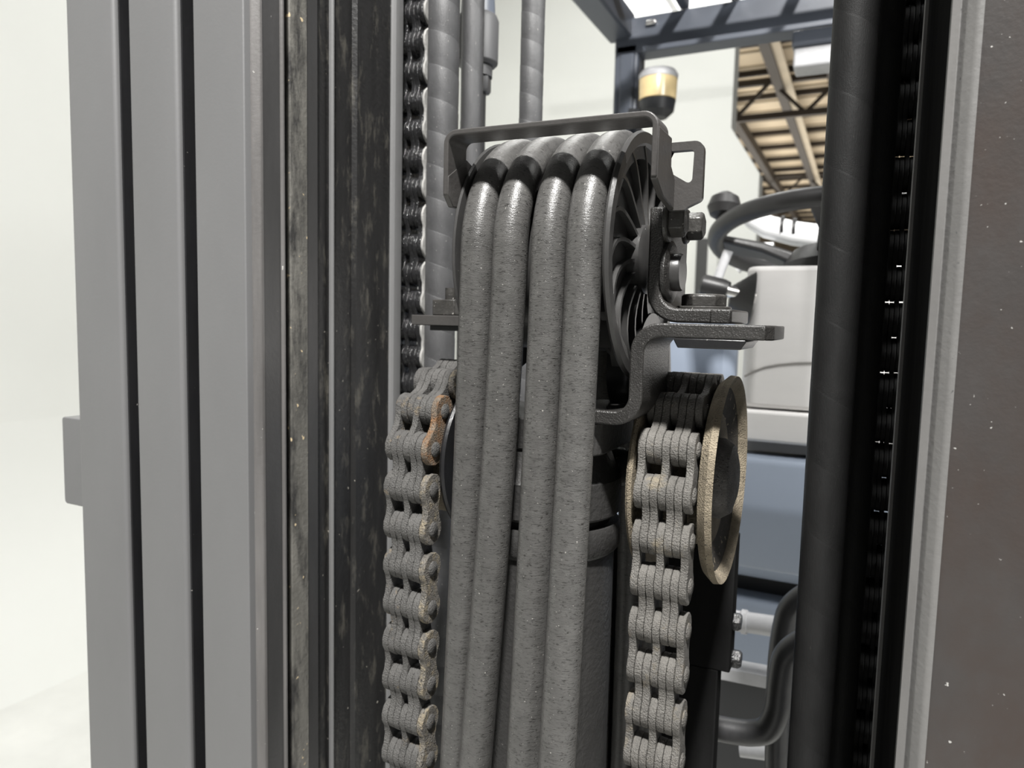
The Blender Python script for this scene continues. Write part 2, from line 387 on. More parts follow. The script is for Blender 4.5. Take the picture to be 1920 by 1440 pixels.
for (y0) in (20.6, 33.5, 46.5):      # lattice trusses between the girders
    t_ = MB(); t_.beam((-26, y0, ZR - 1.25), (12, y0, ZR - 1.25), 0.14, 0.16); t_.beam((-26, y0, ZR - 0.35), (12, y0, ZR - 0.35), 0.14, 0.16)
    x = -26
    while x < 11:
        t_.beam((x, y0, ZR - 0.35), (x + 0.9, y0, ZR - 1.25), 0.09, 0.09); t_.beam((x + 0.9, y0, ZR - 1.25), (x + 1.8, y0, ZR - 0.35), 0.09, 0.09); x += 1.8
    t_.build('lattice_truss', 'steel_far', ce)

# ---------------------------------------------------------------- mast rails, viewer's left
YF = 0.368                                    # plane of the front flanges
def pxX(px, Y): return xs(px, Y)
def on(px, X): return at_x(px, 720, X).y      # depth of the point seen in column px on the plane X
def rail(name, label, x0, x1, depth=0.16):
    t = thing(name, label, 'mast rail', ((x0 + x1) / 2, YF + depth / 2, ZB))
    poly = fillet([(x0, YF), (x1, YF), (x1, YF + 0.024), (x0, YF + 0.024)], [0.0025, 0.0035, 0.0015, 0.0015], 4)
    MB().prism(poly, 'XY', ZB, ZT).build('front_flange', 'mast', t)
    MB().prism([(x0 + 0.004, YF + 0.024), (x0 + 0.030, YF + 0.024), (x0 + 0.030, YF + depth - 0.024), (x0 + 0.004, YF + depth - 0.024)], 'XY', ZB, ZT).build('web', 'rail_dark', t)
    MB().prism([(x0, YF + depth - 0.024), (x1, YF + depth - 0.024), (x1, YF + depth), (x0, YF + depth)], 'XY', ZB, ZT).build('rear_flange', 'rail_dark', t)
    return t
x144, x228, x256, x341, x371, x463 = [pxX(p, YF) for p in (145, 230, 256, 342, 371, 463)]
r1 = rail('outer_mast_rail', 'outermost grey vertical mast rail with a stop block, against the white wall', x144, x228)
b0, b1 = at(126, 780, 0.40), at(150, 945, 0.40)
MB().prism(fillet([(b0.x, b1.z), (x144 + 0.006, b1.z), (x144 + 0.006, b0.z), (b0.x, b0.z)], [0.004, 0, 0, 0.003], 4), 'XZ', 0.395, 0.425).build('stop_block', 'mast', r1, 0.001)
r2 = rail('middle_mast_rail', 'second grey vertical mast rail between two dark grooves', x256, x341)
MB().prism([(x341 - 0.002, YF + 0.0035), (x341 + 0.0012, YF + 0.0045), (x341 + 0.0012, YF + 0.05), (x341 - 0.002, YF + 0.05)], 'XY', ZB, ZT).build('groove_shade', 'rail_dark', r2)  # dark strip added to paint the groove's shade on the flange side
MB().prism([(x228 - 0.002, YF + 0.0035), (x228 + 0.0012, YF + 0.0045), (x228 + 0.0012, YF + 0.05), (x228 - 0.002, YF + 0.05)], 'XY', ZB, ZT).build('groove_shade', 'rail_dark', r1)  # same shade strip for the outer rail's groove

def prof_part(name, pts, back, mat, parent, mirror=None, bevel=0.0):
    """piece of a rail section: the faces towards the middle of the mast, closed at x = back"""
    poly = list(pts) + [(back, pts[-1][1]), (back, pts[0][1])]
    if mirror is not None: poly = [(2 * mirror - x, y) for x, y in poly]
    return MB().prism(poly, 'XY', ZB, ZT).build(name, mat, parent, bevel)
t3 = thing('inner_mast_rail', 'innermost grey mast rail with grimy roller channel, beside the left chain', 'mast rail', (x463, 0.45, ZB))
XA = x463
XB = XA - 0.022
MB().prism(fillet([(x371, YF), (XA, YF), (XA, YF + 0.012), (x371, YF + 0.012)], [0.0025, 0.0012, 0, 0], 4), 'XY', ZB, ZT).build('front_flange', 'mast', t3)
n0 = XA + 0.0008
Yn1 = on(497, n0 + 0.0045)
prof_part('flange_nose', fillet([(XA - 0.004, YF + 0.0055), (n0, YF + 0.006), (n0 + 0.0045, YF + 0.0095), (n0 + 0.0045, Yn1)], [0, 0.003, 0.004, 0], 5, False), XB, 'nose', t3)
Y528 = on(528, n0 + 0.004)
prof_part('flange_side', [(n0 + 0.004, Yn1), (n0 + 0.004, Y528)], XB, 'mast_in', t3)
Y537 = on(537, n0 + 0.006)
prof_part('lip', fillet([(n0 + 0.0045, Y528), (n0 + 0.006, Y528 + 0.001), (n0 + 0.006, Y537), (n0 + 0.001, Y537 + 0.001)], [0, 0.0008, 0.0008, 0], 3, False), XB, 'nose', t3)
Y545, Y578 = on(545, n0 - 0.001), on(577, n0 - 0.001)
prof_part('lip_recess', [(n0 - 0.004, Y537), (n0 - 0.004, Y545)], XB, 'rail_dark', t3)
prof_part('roller_track', fillet([(n0 - 0.003, Y545), (n0 - 0.001, Y545 + 0.001), (n0 - 0.001, Y578)], [0, 0.001, 0], 3, False), XB, 'track', t3)
Y594, Y617, Y623, Y660, Y668, Y728 = on(594, n0 - 0.005), on(615, n0 - 0.010), on(623, n0 - 0.004), on(658, n0 - 0.008), on(668, n0 - 0.004), on(728, n0 - 0.001)
prof_part('web', [(n0 - 0.002, Y578), (n0 - 0.004, Y594)], XB, 'mast_in', t3)
prof_part('web', [(n0 - 0.008, Y594), (n0 - 0.010, Y617)], XB, 'rail_in', t3)
prof_part('web_rib', fillet([(n0 - 0.010, Y617), (n0 - 0.004, Y617 + 0.002), (n0 - 0.004, Y623), (n0 - 0.010, Y623 + 0.001)], [0, 0.002, 0.002, 0], 3, False), XB, 'edge', t3)
prof_part('web', [(n0 - 0.008, Y623), (n0 - 0.008, Y660), (n0 - 0.004, Y668)], XB, 'rail_in', t3)
prof_part('rear_track', [(n0 - 0.004, Y668), (n0 - 0.001, Y728)], XB, 'rail_in', t3)
XE = n0 + 0.0025
Y750 = on(751, XE)
MB().prism(fillet([(XB, Y728), (XE - 0.002, Y728), (XE, Y728 + 0.003), (XE, Y750), (XB, Y750)], [0, 0.001, 0.001, 0.001, 0], 3), 'XY', ZB, ZT).build('rear_flange', 'edge', t3)

# ---------------------------------------------------------------- mast rail, viewer's right (same section, mirrored)
t4 = thing('inner_mast_rail', 'innermost mast rail with speckled dark face, on the far right', 'mast rail', (0.05, 0.45, ZB))
XR = pxX(1737, YF)
XF = pxX(1783, YF)
XQ = pxX(1684, 0.56)
pl = fillet([(XR, YF + 0.004), (XR + 0.0028, YF + 0.0040), (XR + 0.0045, YF + 0.0055), (XF - 0.001, YF + 0.0005), (XF + 0.010, YF), (0.16, YF), (0.16, YF + 0.022), (XR, YF + 0.022)], [0.0008, 0.0008, 0.001, 0.004, 0.004, 0, 0, 0], 5)
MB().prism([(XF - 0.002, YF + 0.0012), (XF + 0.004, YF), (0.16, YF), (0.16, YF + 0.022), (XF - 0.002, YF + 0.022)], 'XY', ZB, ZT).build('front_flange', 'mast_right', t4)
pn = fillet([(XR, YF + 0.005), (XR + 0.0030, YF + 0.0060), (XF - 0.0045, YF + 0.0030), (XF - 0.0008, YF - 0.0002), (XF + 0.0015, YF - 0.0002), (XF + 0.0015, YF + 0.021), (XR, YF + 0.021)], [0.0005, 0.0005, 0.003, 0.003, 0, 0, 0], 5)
MB().prism(pn, 'XY', ZB, ZT).build('flange_nose', 'off_tone', t4)
MB().prism([(XR - 0.0006, YF + 0.0045), (XR + 0.0024, YF + 0.0032), (XR + 0.0024, YF + 0.010), (XR - 0.0006, YF + 0.010)], 'XY', ZB, ZT).build('flange_edge', 'edge_dim', t4)
MB().prism([(XR + 0.0005, YF + 0.022), (XR + 0.03, YF + 0.022), (XR + 0.03, 0.56), (XQ + .0020, 0.56)], 'XY', ZB, ZT).build('web', 'rail_matte', t4)
MB().prism([(XQ + .0015, 0.5603), (XR + 0.03, 0.5603), (XR + 0.03, 0.576), (XQ + .0015, 0.576)], 'XY', ZB, ZT).build('rear_flange', 'rail_matte', t4)
MB().prism([(XQ, 0.559), (XQ + .0022, 0.559), (XQ + .0022, 0.576), (XQ, 0.576)], 'XY', ZB, ZT).build('rear_edge', 'edge_dim', t4)

# ---------------------------------------------------------------- leaf chains
PITCH = 0.0264
def link_outline(p, r, waist, n=9):
    """figure-eight link plate in (y, z), pins at z = +-p/2"""
    pts = []
    a0 = math.radians(42)
    for k in range(n):
        a = -a0 + (PI + 2 * a0) * k / (n - 1); pts.append((r * math.cos(a), p / 2 + r * math.sin(a)))
    up_ = list(pts)
    w = [(-waist, 0.0)]
    lo = [(-y, -z) for y, z in up_]
    return up_ + w + lo + [(waist, 0.0)]
def smooth_outline(p, r, waist):
    return link_outline(p, r, waist, 11)
ODD = {}
def make_chain(name, label, Xc_, path, kpins, first_outer, mats, group, T=0.0047, pitch=PITCH, r=0.0105, base=None, lacing=((0, 3, 6), (1, 2, 4, 5)), nslot=7, odd=None):
    """path(k) -> (y, z) of pin k; outer plates on links with parity first_outer"""
    y0, z0 = path(kpins[0])
    t = thing(name, label, 'chain', (Xc_, y0, z0), group)
    meO = MB().prism(smooth_outline(pitch, r, r * .62), 'YZ', -T * .47, T * .47).mesh('link_plate', mats[0], 40)
    pr = pitch * 0.19
    half = nslot * T / 2
    meP = MB().lathe([(pr * .8, -half - .0012), (pr, -half - .0004), (pr, half + .0004), (pr * .72, half + .0014)], (0, 0, 0), (1, 0, 0), 14).mesh('pin', mats[1], 40)
    for k in kpins:
        y, z = path(k)
        link('pin', meP, t, mw=Matrix.Translation((Xc_, y, z)))
        if k == kpins[-1]: break
        y2, z2 = path(k + 1)
        ang = math.atan2(-(y2 - y), z2 - z)
        slots = lacing[0] if (k % 2 == 0) == first_outer else lacing[1]
        for s_ in slots:
            dx = (s_ - (nslot - 1) / 2) * T
            mw = Matrix.Translation((Xc_ + dx, (y + y2) / 2, (z + z2) / 2)) @ Matrix.Rotation(ang, 4, 'X') @ Matrix.Scale(random.uniform(.985, 1.015), 4)
            me_ = meO
            if odd and s_ == nslot - 1:
                if odd[1] not in ODD:
                    for mn in odd[1:]:
                        ODD[mn] = meO.copy(); ODD[mn].materials.clear(); ODD[mn].materials.append(M[mn])
                me_ = ODD[odd[2]] if k == odd[0] else ODD[odd[1]]
            o = link('link_plate', me_, t, 0.0005, 2, mw)
    return t
def sheave_path(yf, zc, R, z0, pitch):
    """pin 0 at height z0 on the front strand; the strand rises to the sheave and turns over it to the back"""
    s0 = (zc - z0) / pitch
    L = zc - z0
    def P(k):
        s = k * pitch
        if s <= L: return (yf, z0 + s)
        # pins sit on the pitch circle as chords
        first = math.ceil(L / pitch - 1e-9)
        over = first * pitch - L
        a = over / R + (k - first) * 2 * math.asin(pitch / 2 / R)
        if a <= PI: return (yf + R - R * math.cos(a), zc + R * math.sin(a))
        return (yf + 2 * R, zc - (a - PI) * R)
    return P
R_PIN = 0.057
YCH = 0.4035                                   # centre line of the front strands
XCR, XCL = -0.0967, -0.2610
YCL = 0.389
ZCR = zs(889, XCR, YCH + R_PIN)
ZCL = ZCR
zr0 = zs(1266, XCR + 0.016, YCH); zl0 = zs(1284, XCL, YCL - 0.01)
pr_ = sheave_path(YCH, ZCR, R_PIN, zr0, PITCH); pl_ = sheave_path(YCL, ZCL, R_PIN, zl0, PITCH)
chR = make_chain('leaf_chain', 'dusty tan-grey leaf chain over the flanged pulley, right of the hoses', XCR, pr_, list(range(-5, 12)), True, ('chain', 'chain'), 'front lift chains')
chL = make_chain('leaf_chain', 'grey leaf chain with a rusty link, left of the four hoses', XCL, pl_, list(range(-5, 13)), True, ('chain_l', 'chain_l'), 'front lift chains', odd=(6, 'chain_gritty', 'chain_rust'))

# chain pulleys under the two chains
def chain_pulley(label, xc, zc, flip):
    yc = (YCH if flip > 0 else YCL) + R_PIN
    t = thing('chain_pulley', label, 'pulley', (xc, yc, zc), 'chain pulleys')
    ax = (flip, 0, 0)
    MB().lathe([(0.043, -0.0185), (0.043, 0.0185)], (xc, yc, zc), ax, 40).build('drum', 'dust', t)
    o = (xc, yc, zc)
    # outer flange is dished, its rim leaning outwards; the inner one is a plain disc
    if flip > 0:
        MB().ring([(0.0580, 0.0228), (0.0620, 0.0262), (0.0650, 0.0278), (0.0655, 0.0240), (0.0610, 0.0190), (0.0580, 0.0186)], o, ax, 72).build('outer_flange', 'dust', t)
        MB().ring([(0.040, 0.0182), (0.0585, 0.0226), (0.0585, 0.0188), (0.040, 0.0168)], o, ax, 72).build('flange_dish', 'dish', t)
        MB().lathe([(0.042, 0.0160), (0.042, 0.0178), (0.020, 0.0182)], o, ax, 48).build('recess', 'rail_dark', t)  # near-black floor paints the shade within the rim
        MB().ring([(0.012, -0.0178), (0.0630, -0.0186), (0.0645, -0.0205), (0.0630, -0.0222), (0.012, -0.0222)], o, ax, 72).build('inner_flange', 'dust', t)
        MB().lathe([(0.0255, 0.017), (0.0255, 0.0225), (0.0215, 0.0285), (0.012, 0.0312), (0.004, 0.0316)], o, ax, 40).build('hub', 'hub', t)
    else:
        MB().ring([(0.012, 0.0178), (0.0465, 0.0182), (0.0465, 0.0215), (0.012, 0.0222)], o, ax, 56).build('outer_flange', 'chain_l', t)
        MB().ring([(0.012, -0.0178), (0.0540, -0.0186), (0.0550, -0.0205), (0.0540, -0.0222), (0.012, -0.0222)], o, ax, 64).build('inner_flange', 'rail_dark', t)
    return t
chain_pulley('tan dusty chain pulley with dished flange, under the right chain', XCR, ZCR, 1)
chain_pulley('chain pulley half hidden behind the hoses, under the left chain', XCL, ZCL, -1)

# greased chains further back, along the rail flanges
XG, YG = pxX(775, 0.575), 0.575
zg0 = zs(245, XG + 0.02, YG)
def straight(y, z0, p): return lambda k: (y, z0 + k * p)
make_chain('greased_chain', 'black greased leaf chain with bright side plates, behind the left rail edge', XG - 0.003, straight(YG, zg0, 0.0262), list(range(-34, 13)), True, ('grease', 'grease'), None, 0.0046, 0.0262, 0.0115)
gch = [o for o in bpy.data.objects if o.name == 'greased_chain'][0]
XG2, YG2 = pxX(1670, 0.60), 0.60
make_chain('greased_chain', 'black chain seen edge-on in the slot by the right rail', XG2, straight(YG2, zs(600, XG2, YG2), 0.0262), list(range(-26, 16)), True, ('rail_matte', 'edge'), None, 0.0032, 0.0262, 0.0130)

# bright side plates of the left greased chain (outer links)
meS = MB().prism(smooth_outline(0.0262, 0.0125, 0.0095), 'YZ', -0.0012, 0.0012).mesh('side_plate', 'plate_edge', 40)
for k in range(-34, 12):
    if k % 2 == 0:
        link('side_plate', meS, gch, 0.0004, 1, Matrix.Translation((XG - 0.003 + 0.0185, YG, zg0 + (k + .5) * 0.0262)))

# ---------------------------------------------------------------- hose pulley (sheave) and its four hoses
YS, RS = 0.424, 0.0657
XSR, XSL = -0.1195, -0.2088
ZS = zs(487, XSR, YS)
hp = thing('hose_pulley', 'black ribbed hose pulley carrying four hoses, under the guard strap', 'pulley', ((XSR + XSL) / 2, YS, ZS))
hx = (1, 0, 0)
w_ = XSR - XSL
oL = (XSL, YS, ZS)
MB().lathe([(0.0555, 0.002), (0.0555, w_ - 0.006)], oL, hx, 56).build('drum', 'sheave', hp)
MB().ring([(0.058, w_ - 0.0042), (0.0725, w_ - 0.0024), (0.0735, w_ - 0.001), (0.0725, w_ + 0.001), (0.0665, w_ + 0.001), (0.0650, w_ - 0.001), (0.058, w_ - 0.002)], oL, hx, 72).build('rim', 'sheave', hp)
MB().ring([(0.054, -0.0015), (0.0725, -0.0022), (0.0735, -0.0014), (0.0725, -0.0004), (0.054, 0.0006)], oL, hx, 72).build('rim', 'sheave', hp)
xm = (-0.178 - 0.1527) / 2 - XSL
MB().ring([(0.054, xm - 0.0022), (0.0640, xm - 0.0008), (0.0640, xm + 0.0008), (0.054, xm + 0.0022)], oL, hx, 64).build('divider', 'sheave', hp)
MB().lathe([(0.060, w_ - 0.0145), (0.060, w_ - 0.0125), (0.020, w_ - 0.0105)], oL, hx, 48).build('web', 'sheave', hp)
MB().lathe([(0.0205, w_ - 0.012), (0.0205, w_ + 0.001), (0.0175, w_ + 0.003)], oL, hx, 32).build('hub', 'sheave', hp)
mf = MB()
fin = []
n_ = 9
for i in range(n_):
    u = i / (n_ - 1); rr = 0.019 + 0.0465 * u; a = 0.42 * u * u
    fin.append((rr * math.cos(a), rr * math.sin(a)))
def fin_mesh():
    m = MB(); vs_ = []
    for i, (a, b) in enumerate(fin):
        u = i / (n_ - 1); tw = 0.0011
        d = Vector(fin[min(n_ - 1, i + 1)]) - Vector(fin[max(0, i - 1)]); d.normalize(); nn = Vector((-d.y, d.x)) * tw
        hgt = 0.0125 - 0.006 * math.sin(PI * u) * 0.35
        for sx, top in ((1, 0), (1, 1), (-1, 1), (-1, 0)):
            vs_.append((hgt if top else 0.0, a + nn.x * sx, b + nn.y * sx))
    fs = [(0, 1, 2, 3), tuple(4 * (n_ - 1) + k for k in (3, 2, 1, 0))]
    for i in range(n_ - 1):
        for k in range(4): fs.append((4 * i + k, 4 * i + (k + 1) % 4, 4 * i + 4 + (k + 1) % 4, 4 * i + 4 + k))
    return m.add(vs_, fs).mesh('fin', 'sheave', 40)
fm = fin_mesh()
for k in range(16):
    link('fin', fm, hp, mw=Matrix.Translation((XSR - 0.0130, YS, ZS)) @ Matrix.Rotation(2 * PI * k / 16 + .1, 4, 'X'))

HR = 0.00985
tops = [-0.1982, -0.1778, -0.1545, -0.1342]
bots = [(861, 0.372), (902, 0.360), (989, 0.352), (1052, 0.340)]
hl = ['leftmost of the four grey hoses over the pulley, beside the left chain',
      'second grey hose from the left chain, over the pulley',
      'third grey hose from the left chain, right of the gap between the pairs',
      'rightmost of the four grey hoses, next to the pulley rim']
for i in range(4):
    b = at(bots[i][0], 1300, bots[i][1]); xt = tops[i]
    yft = YS - RS
    path = []
    # front run: nearly straight, easing onto the pulley
    zj = ZS; N = 34
    for k in range(N):
        z = 0.95 + (zj - 0.95) * k / N
        d = max(0.0, (ZS - z) / (ZS - b.z)) ** 1.35
        path.append(Vector((xt + (b.x - xt) * d, yft + (b.y - yft) * d, z)))
    for k in range(29):
        a = PI * k / 28
        path.append(Vector((xt, YS - RS * math.cos(a), ZS + RS * math.sin(a))))
    # rear run hangs straight down behind the cylinder
    for k in range(1, 12): path.append(Vector((xt, YS + RS + 0.05 * (1 - math.exp(-k * .55)), ZS - 0.045 * k)))
    o = MB().tube(path, HR, 28, seed=i).build('hydraulic_hose', 'hose')
    tag(o, hl[i], 'hose', 'hoses over the pulley')

# hoses running up behind the guard
def wrapped_hose(name, label, px, py, Y, r, mat, wrap_pitch=None, lean=0.0, lap=1.018, z0=ZB, z1=ZT, wrapmat='wrap', group=None, seed=0):
    p = at(px, py, Y)
    t = thing(name, label, 'hose', (p.x, p.y, z0), group)
    path = [Vector((p.x + lean * (z - p.z), Y, z)) for z in [z0 + (z1 - z0) * k / 40 for k in range(41)]]
    MB().tube(path, r * (0.93 if wrap_pitch else 1), 24, seed=seed + 5).build('hose_body', mat, t)
    if wrap_pitch:
        # flat plastic strip wound round the hose: one lapped helical band
        m = MB(); n = 24; turns = int((z1 - z0) / wrap_pitch); vs_ = []; uv = []; fs = []
        tot = turns * n
        for k in range(tot + 1):
            a = 2 * PI * k / n; z = z0 + wrap_pitch * k / n
            cx = p.x + lean * (z - p.z)
            for dz_, rr in ((0.0, r * 1.0), (0.25 * wrap_pitch, r * 1.004), (wrap_pitch * .97, r * lap), (wrap_pitch * 1.0, r * 1.0)):
                vs_.append((cx + rr * math.cos(a), Y - rr * math.sin(a), z + dz_))
        for k in range(tot):
            for j in range(3):
                fs.append((4 * k + j, 4 * k + 4 + j, 4 * k + 5 + j, 4 * k + 1 + j))
                u0 = r * 2 * PI * k / n; u1 = r * 2 * PI * (k + 1) / n; v0, v1 = .01 * j, .01 * (j + 1)
                uv.append([(v0, u0), (v0, u1), (v1, u1), (v1, u0)])
        m.add(vs_, fs); m.uv = uv
        m.build('spiral_wrap', wrapmat, t, smooth=60)
    return t
wrapped_hose('wrapped_hose', 'thick spiral-wrapped grey hose between greased chain and guard strap', 829, 300, 0.56, 0.0138, 'hose_rear', 0.0285, seed=1)
wrapped_hose('wrapped_hose', 'thin smooth grey hose in front of the stepped coupling', 886, 100, 0.63, 0.0108, 'hose_rear', 0.062, seed=2, wrapmat='hose_rear')
wrapped_hose('wrapped_hose', 'lone spiral-wrapped hose standing free before the white wall', 998, 100, 0.64, 0.0112, 'hose_rear', 0.0245, seed=3)
wrapped_hose('wrapped_hose', 'wide dark spiral-wrapped hose right of the steering wheel', 1561, 720, 0.50, 0.0131, 'hose_shaded', 0.046, lap=1.006, seed=4, wrapmat='hose_shaded')
wrapped_hose('wrapped_hose', 'narrower dark spiral-wrapped hose beside the edge-on chain', 1617, 720, 0.53, 0.0100, 'hose_shaded', 0.046, lap=1.008, seed=5, wrapmat='hose_shaded')

# stepped coupling behind the thin hose
YK = 0.72
kp = at(895, 100, YK)
cp = thing('hydraulic_coupling', 'stepped grey hydraulic coupling behind the thin hose, at the top', 'coupling', (kp.x, YK, zs(240, kp.x, YK)))
px_m = 0.72 * 1.17 / F
def zk(py): return zs(py, kp.x, YK)
MB().lathe([(.024 * .8, zk(30) - kp.z), (.0235 * .8, zk(12) - kp.z), (.018, zk(-10) - kp.z), (.018, zk(-60) - kp.z)], kp, (0, 0, 1), 28).build('cap', 'guard_blue', cp)
MB().lathe([(.0195, zk(126) - kp.z), (.0232, zk(120) - kp.z), (.0235, zk(42) - kp.z), (.021, zk(31) - kp.z)], kp, (0, 0, 1), 32).build('body', 'hose_rear', cp, 0.0008)
MB().lathe([(.0172, zk(146) - kp.z), (.0172, zk(124) - kp.z)], kp, (0, 0, 1), 28).build('neck', 'hose_rear', cp)
MB().lathe([(.0145, zk(176) - kp.z), (.0168, zk(170) - kp.z), (.0168, zk(145) - kp.z)], kp, (0, 0, 1), 6).build('nut', 'hose_rear', cp, 0.0008)
MB().lathe([(.0105, zk(420) - kp.z), (.0105, zk(174) - kp.z)], kp, (0, 0, 1), 24).build('stem', 'tube', cp)

# ---------------------------------------------------------------- guard over the hoses
YG0, YG1 = 0.346, 0.3665
gl = at(842, 245, YG0); gr = at(1218, 208, YG0)
xl, xr = -0.2127, -0.0955
ztop = (gl.z + gr.z) / 2
gd = thing('hose_guard', 'bent black guard strap arching over the four hoses', 'guard', ((xl + xr) / 2, YG0, ztop))
zlb = zs(365, xl, YG0); zrb = zs(330, xr, YG0)
path = fillet([(xl, zlb), (xl, gl.z - .001), (xr, gr.z - .001), (xr, zrb)], 0.006, 6, False)
# subdivide the long top run so the strap bends cleanly
MB().bar(path, 0.0030, 'XZ', YG0, YG1).build('strap', 'guard', gd, 0.0006)
# left cheek: plate in the plane of the strap end, tapering down and back
zA = zs(310, xl, 0.38); zB = zs(430, xl, 0.36); zC = zs(385, xl, .40)
ck = [(YG0, zlb), (YG0 + 0.004, zlb - 0.004), (0.372, zs(395, xl, .372)), (0.392, zs(350, xl, .392)), (0.392, zs(275, xl, .392)), (YG1, zs(275, xl, YG1)), (YG1 - 0.001, zs(262, xl, YG1)), (YG0, zs(262, xl, YG0))]
MB().prism([(YG0 + .0002, zlb), (YG0 + .006, zlb - .006), (0.385, zs(400, xl, .385)), (0.400, zs(372, xl, .400)), (0.388, zs(335, xl, .388)), (YG1, zs(300, xl, YG1)), (YG0 + .0002, zs(330, xl, YG0))], 'YZ', xl - 0.0017, xl + 0.0017).build('left_cheek', 'guard', gd, 0.0006)
# right cheek: window plate turned outwards
Yq = 0.3835
def rx(px): return xs(px, Yq, 330)
def rz(py, px=1270): return at(px, py, Yq).z
xa, xb = xr - 0.0017, rx(1319)
outer = fillet([(xa, rz(268)), (xb, rz(268)), (xb, rz(378)), (rx(1292), rz(390)), (rx(1286), rz(395)), (rx(1258), rz(395)), (xa, rz(350))], [0, .005, .003, .002, .001, .001, 0], 5)
inner = fillet([(rx(1243), rz(284)), (rx(1301), rz(284)), (rx(1299), rz(350)), (rx(1254), rz(322)), (rx(1244), rz(312))], [.001, .002, .002, .003, .001], 4)
def plate_hole(outer, inner, y0, y1):
    """plate with a window; both outlines sampled at the same angles about the window's centre"""
    cx = sum(p[0] for p in inner) / len(inner); cz = sum(p[1] for p in inner) / len(inner)
    def hit(poly, a):
        d = Vector((math.cos(a), math.sin(a))); best = None
        for i in range(len(poly)):
            p = Vector(poly[i]) - Vector((cx, cz)); e = Vector(poly[(i + 1) % len(poly)]) - Vector(poly[i])
            den = d.x * e.y - d.y * e.x
            if abs(den) < 1e-12: continue
            t = (p.x * e.y - p.y * e.x) / den; u = (p.x * d.y - p.y * d.x) / den
            if t > 0 and -1e-6 <= u <= 1 + 1e-6: best = max(best or 0, t)
        return (cx + d.x * best, cz + d.y * best)
    angs = sorted({round(math.atan2(p[1] - cz, p[0] - cx), 5) for p in outer + inner})
    O = [hit(outer, a) for a in angs]; I = [hit(inner, a) for a in angs]; n = len(angs)
    m = MB(); vs_ = [(x, y0, z) for x, z in O] + [(x, y0, z) for x, z in I] + [(x, y1, z) for x, z in O] + [(x, y1, z) for x, z in I]
    fs = []
    for i in range(n):
        j = (i + 1) % n
        fs += [(i, j, n + j, n + i), (2 * n + i, 3 * n + i, 3 * n + j, 2 * n + j), (i, 2 * n + i, 2 * n + j, j), (n + i, n + j, 3 * n + j, 3 * n + i)]
    return m.add(vs_, fs)
plate_hole(outer, inner, Yq - 0.0015, Yq + 0.0030).build('right_cheek', 'guard', gd, 0.0006)
# web joining strap leg and cheek
MB().prism([(YG0 + .001, zrb + .001), (YG0 + .001, gr.z - .0068), (0.3730, gr.z - .0068), (0.3740, rz(318)), (Yq, rz(338)), (Yq + .003, rz(395)), (YG0 + .014, zs(372, xr, .366)), (YG0 + .001, zs(334, xr, YG0))], 'YZ', xr - 0.0017, xr + 0.0017).build('cheek_web', 'guard', gd, 0.0006)

# ---------------------------------------------------------------- pulley bracket (upright plate with a turned-out foot)
YB0, YB1 = 0.391, 0.452
XV = -0.1090; TV = 0.0078
zf1 = zs(578, -0.09, YB0); zf0 = zf1 - 0.0080
br = thing('pulley_bracket', 'black upright bracket with turned-out foot, holding the hose pulley axle', 'bracket', (XV, 0.41, zf0))
pth = fillet([(XV + TV / 2, zs(388, XV, YB0)), (XV + TV / 2, (zf0 + zf1) / 2), (xs(1372, YB0, 590), (zf0 + zf1) / 2)], [0, 0.0135, 0], 8, False)
# upright tapers at its top: two pieces of the same bent plate
MB().bar(pth, TV, 'XZ', YB0, YB1).build('bent_plate', 'bracket', br, 0.0012)
MB().box(xs(1332, YB0, 590) , xs(1372, YB0, 590) - .0005, YB0 - 0.0012, YB0 + .02, zf0 + .0002, zf1 - .0004).build('foot_end', 'bracket', br, 0.0008)
XO = XV + TV
def on_plate(px, py): return at_x(px, py, XO)
hex_bolt(br, on_plate(1251, 416), (1, 0, 0), 0.0090, 0.0085, 0.0118, ref=(0, 0, 1))
q = on_plate(1268, 424); hex_bolt(br, (XO + .004, q.y + .004, q.z), (1, 0, 0), 0.0082, 0.0090, 0.0100, ref=(0, 0, 1))
q = on_plate(1252, 511)
ax_ = MB().lathe([(0.0175, 0), (0.0175, 0.0022), (0.0150, 0.0034)], q, (1, 0, 0), 36).build('axle_washer', 'bracket', br)
MB().lathe([(0.0105, 0.002), (0.0105, 0.0075), (0.0098, 0.0086)], q, (1, 0, 0), 32).build('axle_end', 'sheave', ax_)
fb = at(1318, 576, 0.418)
hex_bolt(br, (fb.x, 0.420, zf1), (0, 0, 1), 0.0125, 0.0070, 0.0155, ref=(1, 0.2, 0), wt=0.0018)

# lower support bracket, Z-shaped
YZ0, YZ1 = 0.383, 0.440
zt = zf0 - 0.0002
TZ = 0.0078
sb = thing('support_bracket', 'black Z-shaped support bracket between hose pulley and cylinder head', 'bracket', (-0.12, 0.40, zs(800, -0.13, YZ0)))
xv = (xs(1179, YZ0, 710) + xs(1205, YZ0, 710)) / 2
zm = zs(788, xv, YZ0)
pth = fillet([(xs(1436, YZ0, 625), zt - TZ / 2), (xv, zt - TZ / 2), (xv, zm), (xs(1060, YZ0, 790), zm)], [0, 0.0125, 0.0125, 0], 8, False)
MB().bar(pth, TZ, 'XZ', YZ0, YZ1).build('bent_plate', 'bracket', sb, 0.0010)
xe = xs(1436, YZ0, 625)
MB().prism([(xe - .001, YZ0), (xe + 0.0035, YZ0 + 0.006), (xe + 0.0035, YZ1), (xe - .001, YZ1)], 'XY', zt - TZ, zt - .0002).build('plate_end', 'bracket', sb, 0.0008)
zz = zt - TZ
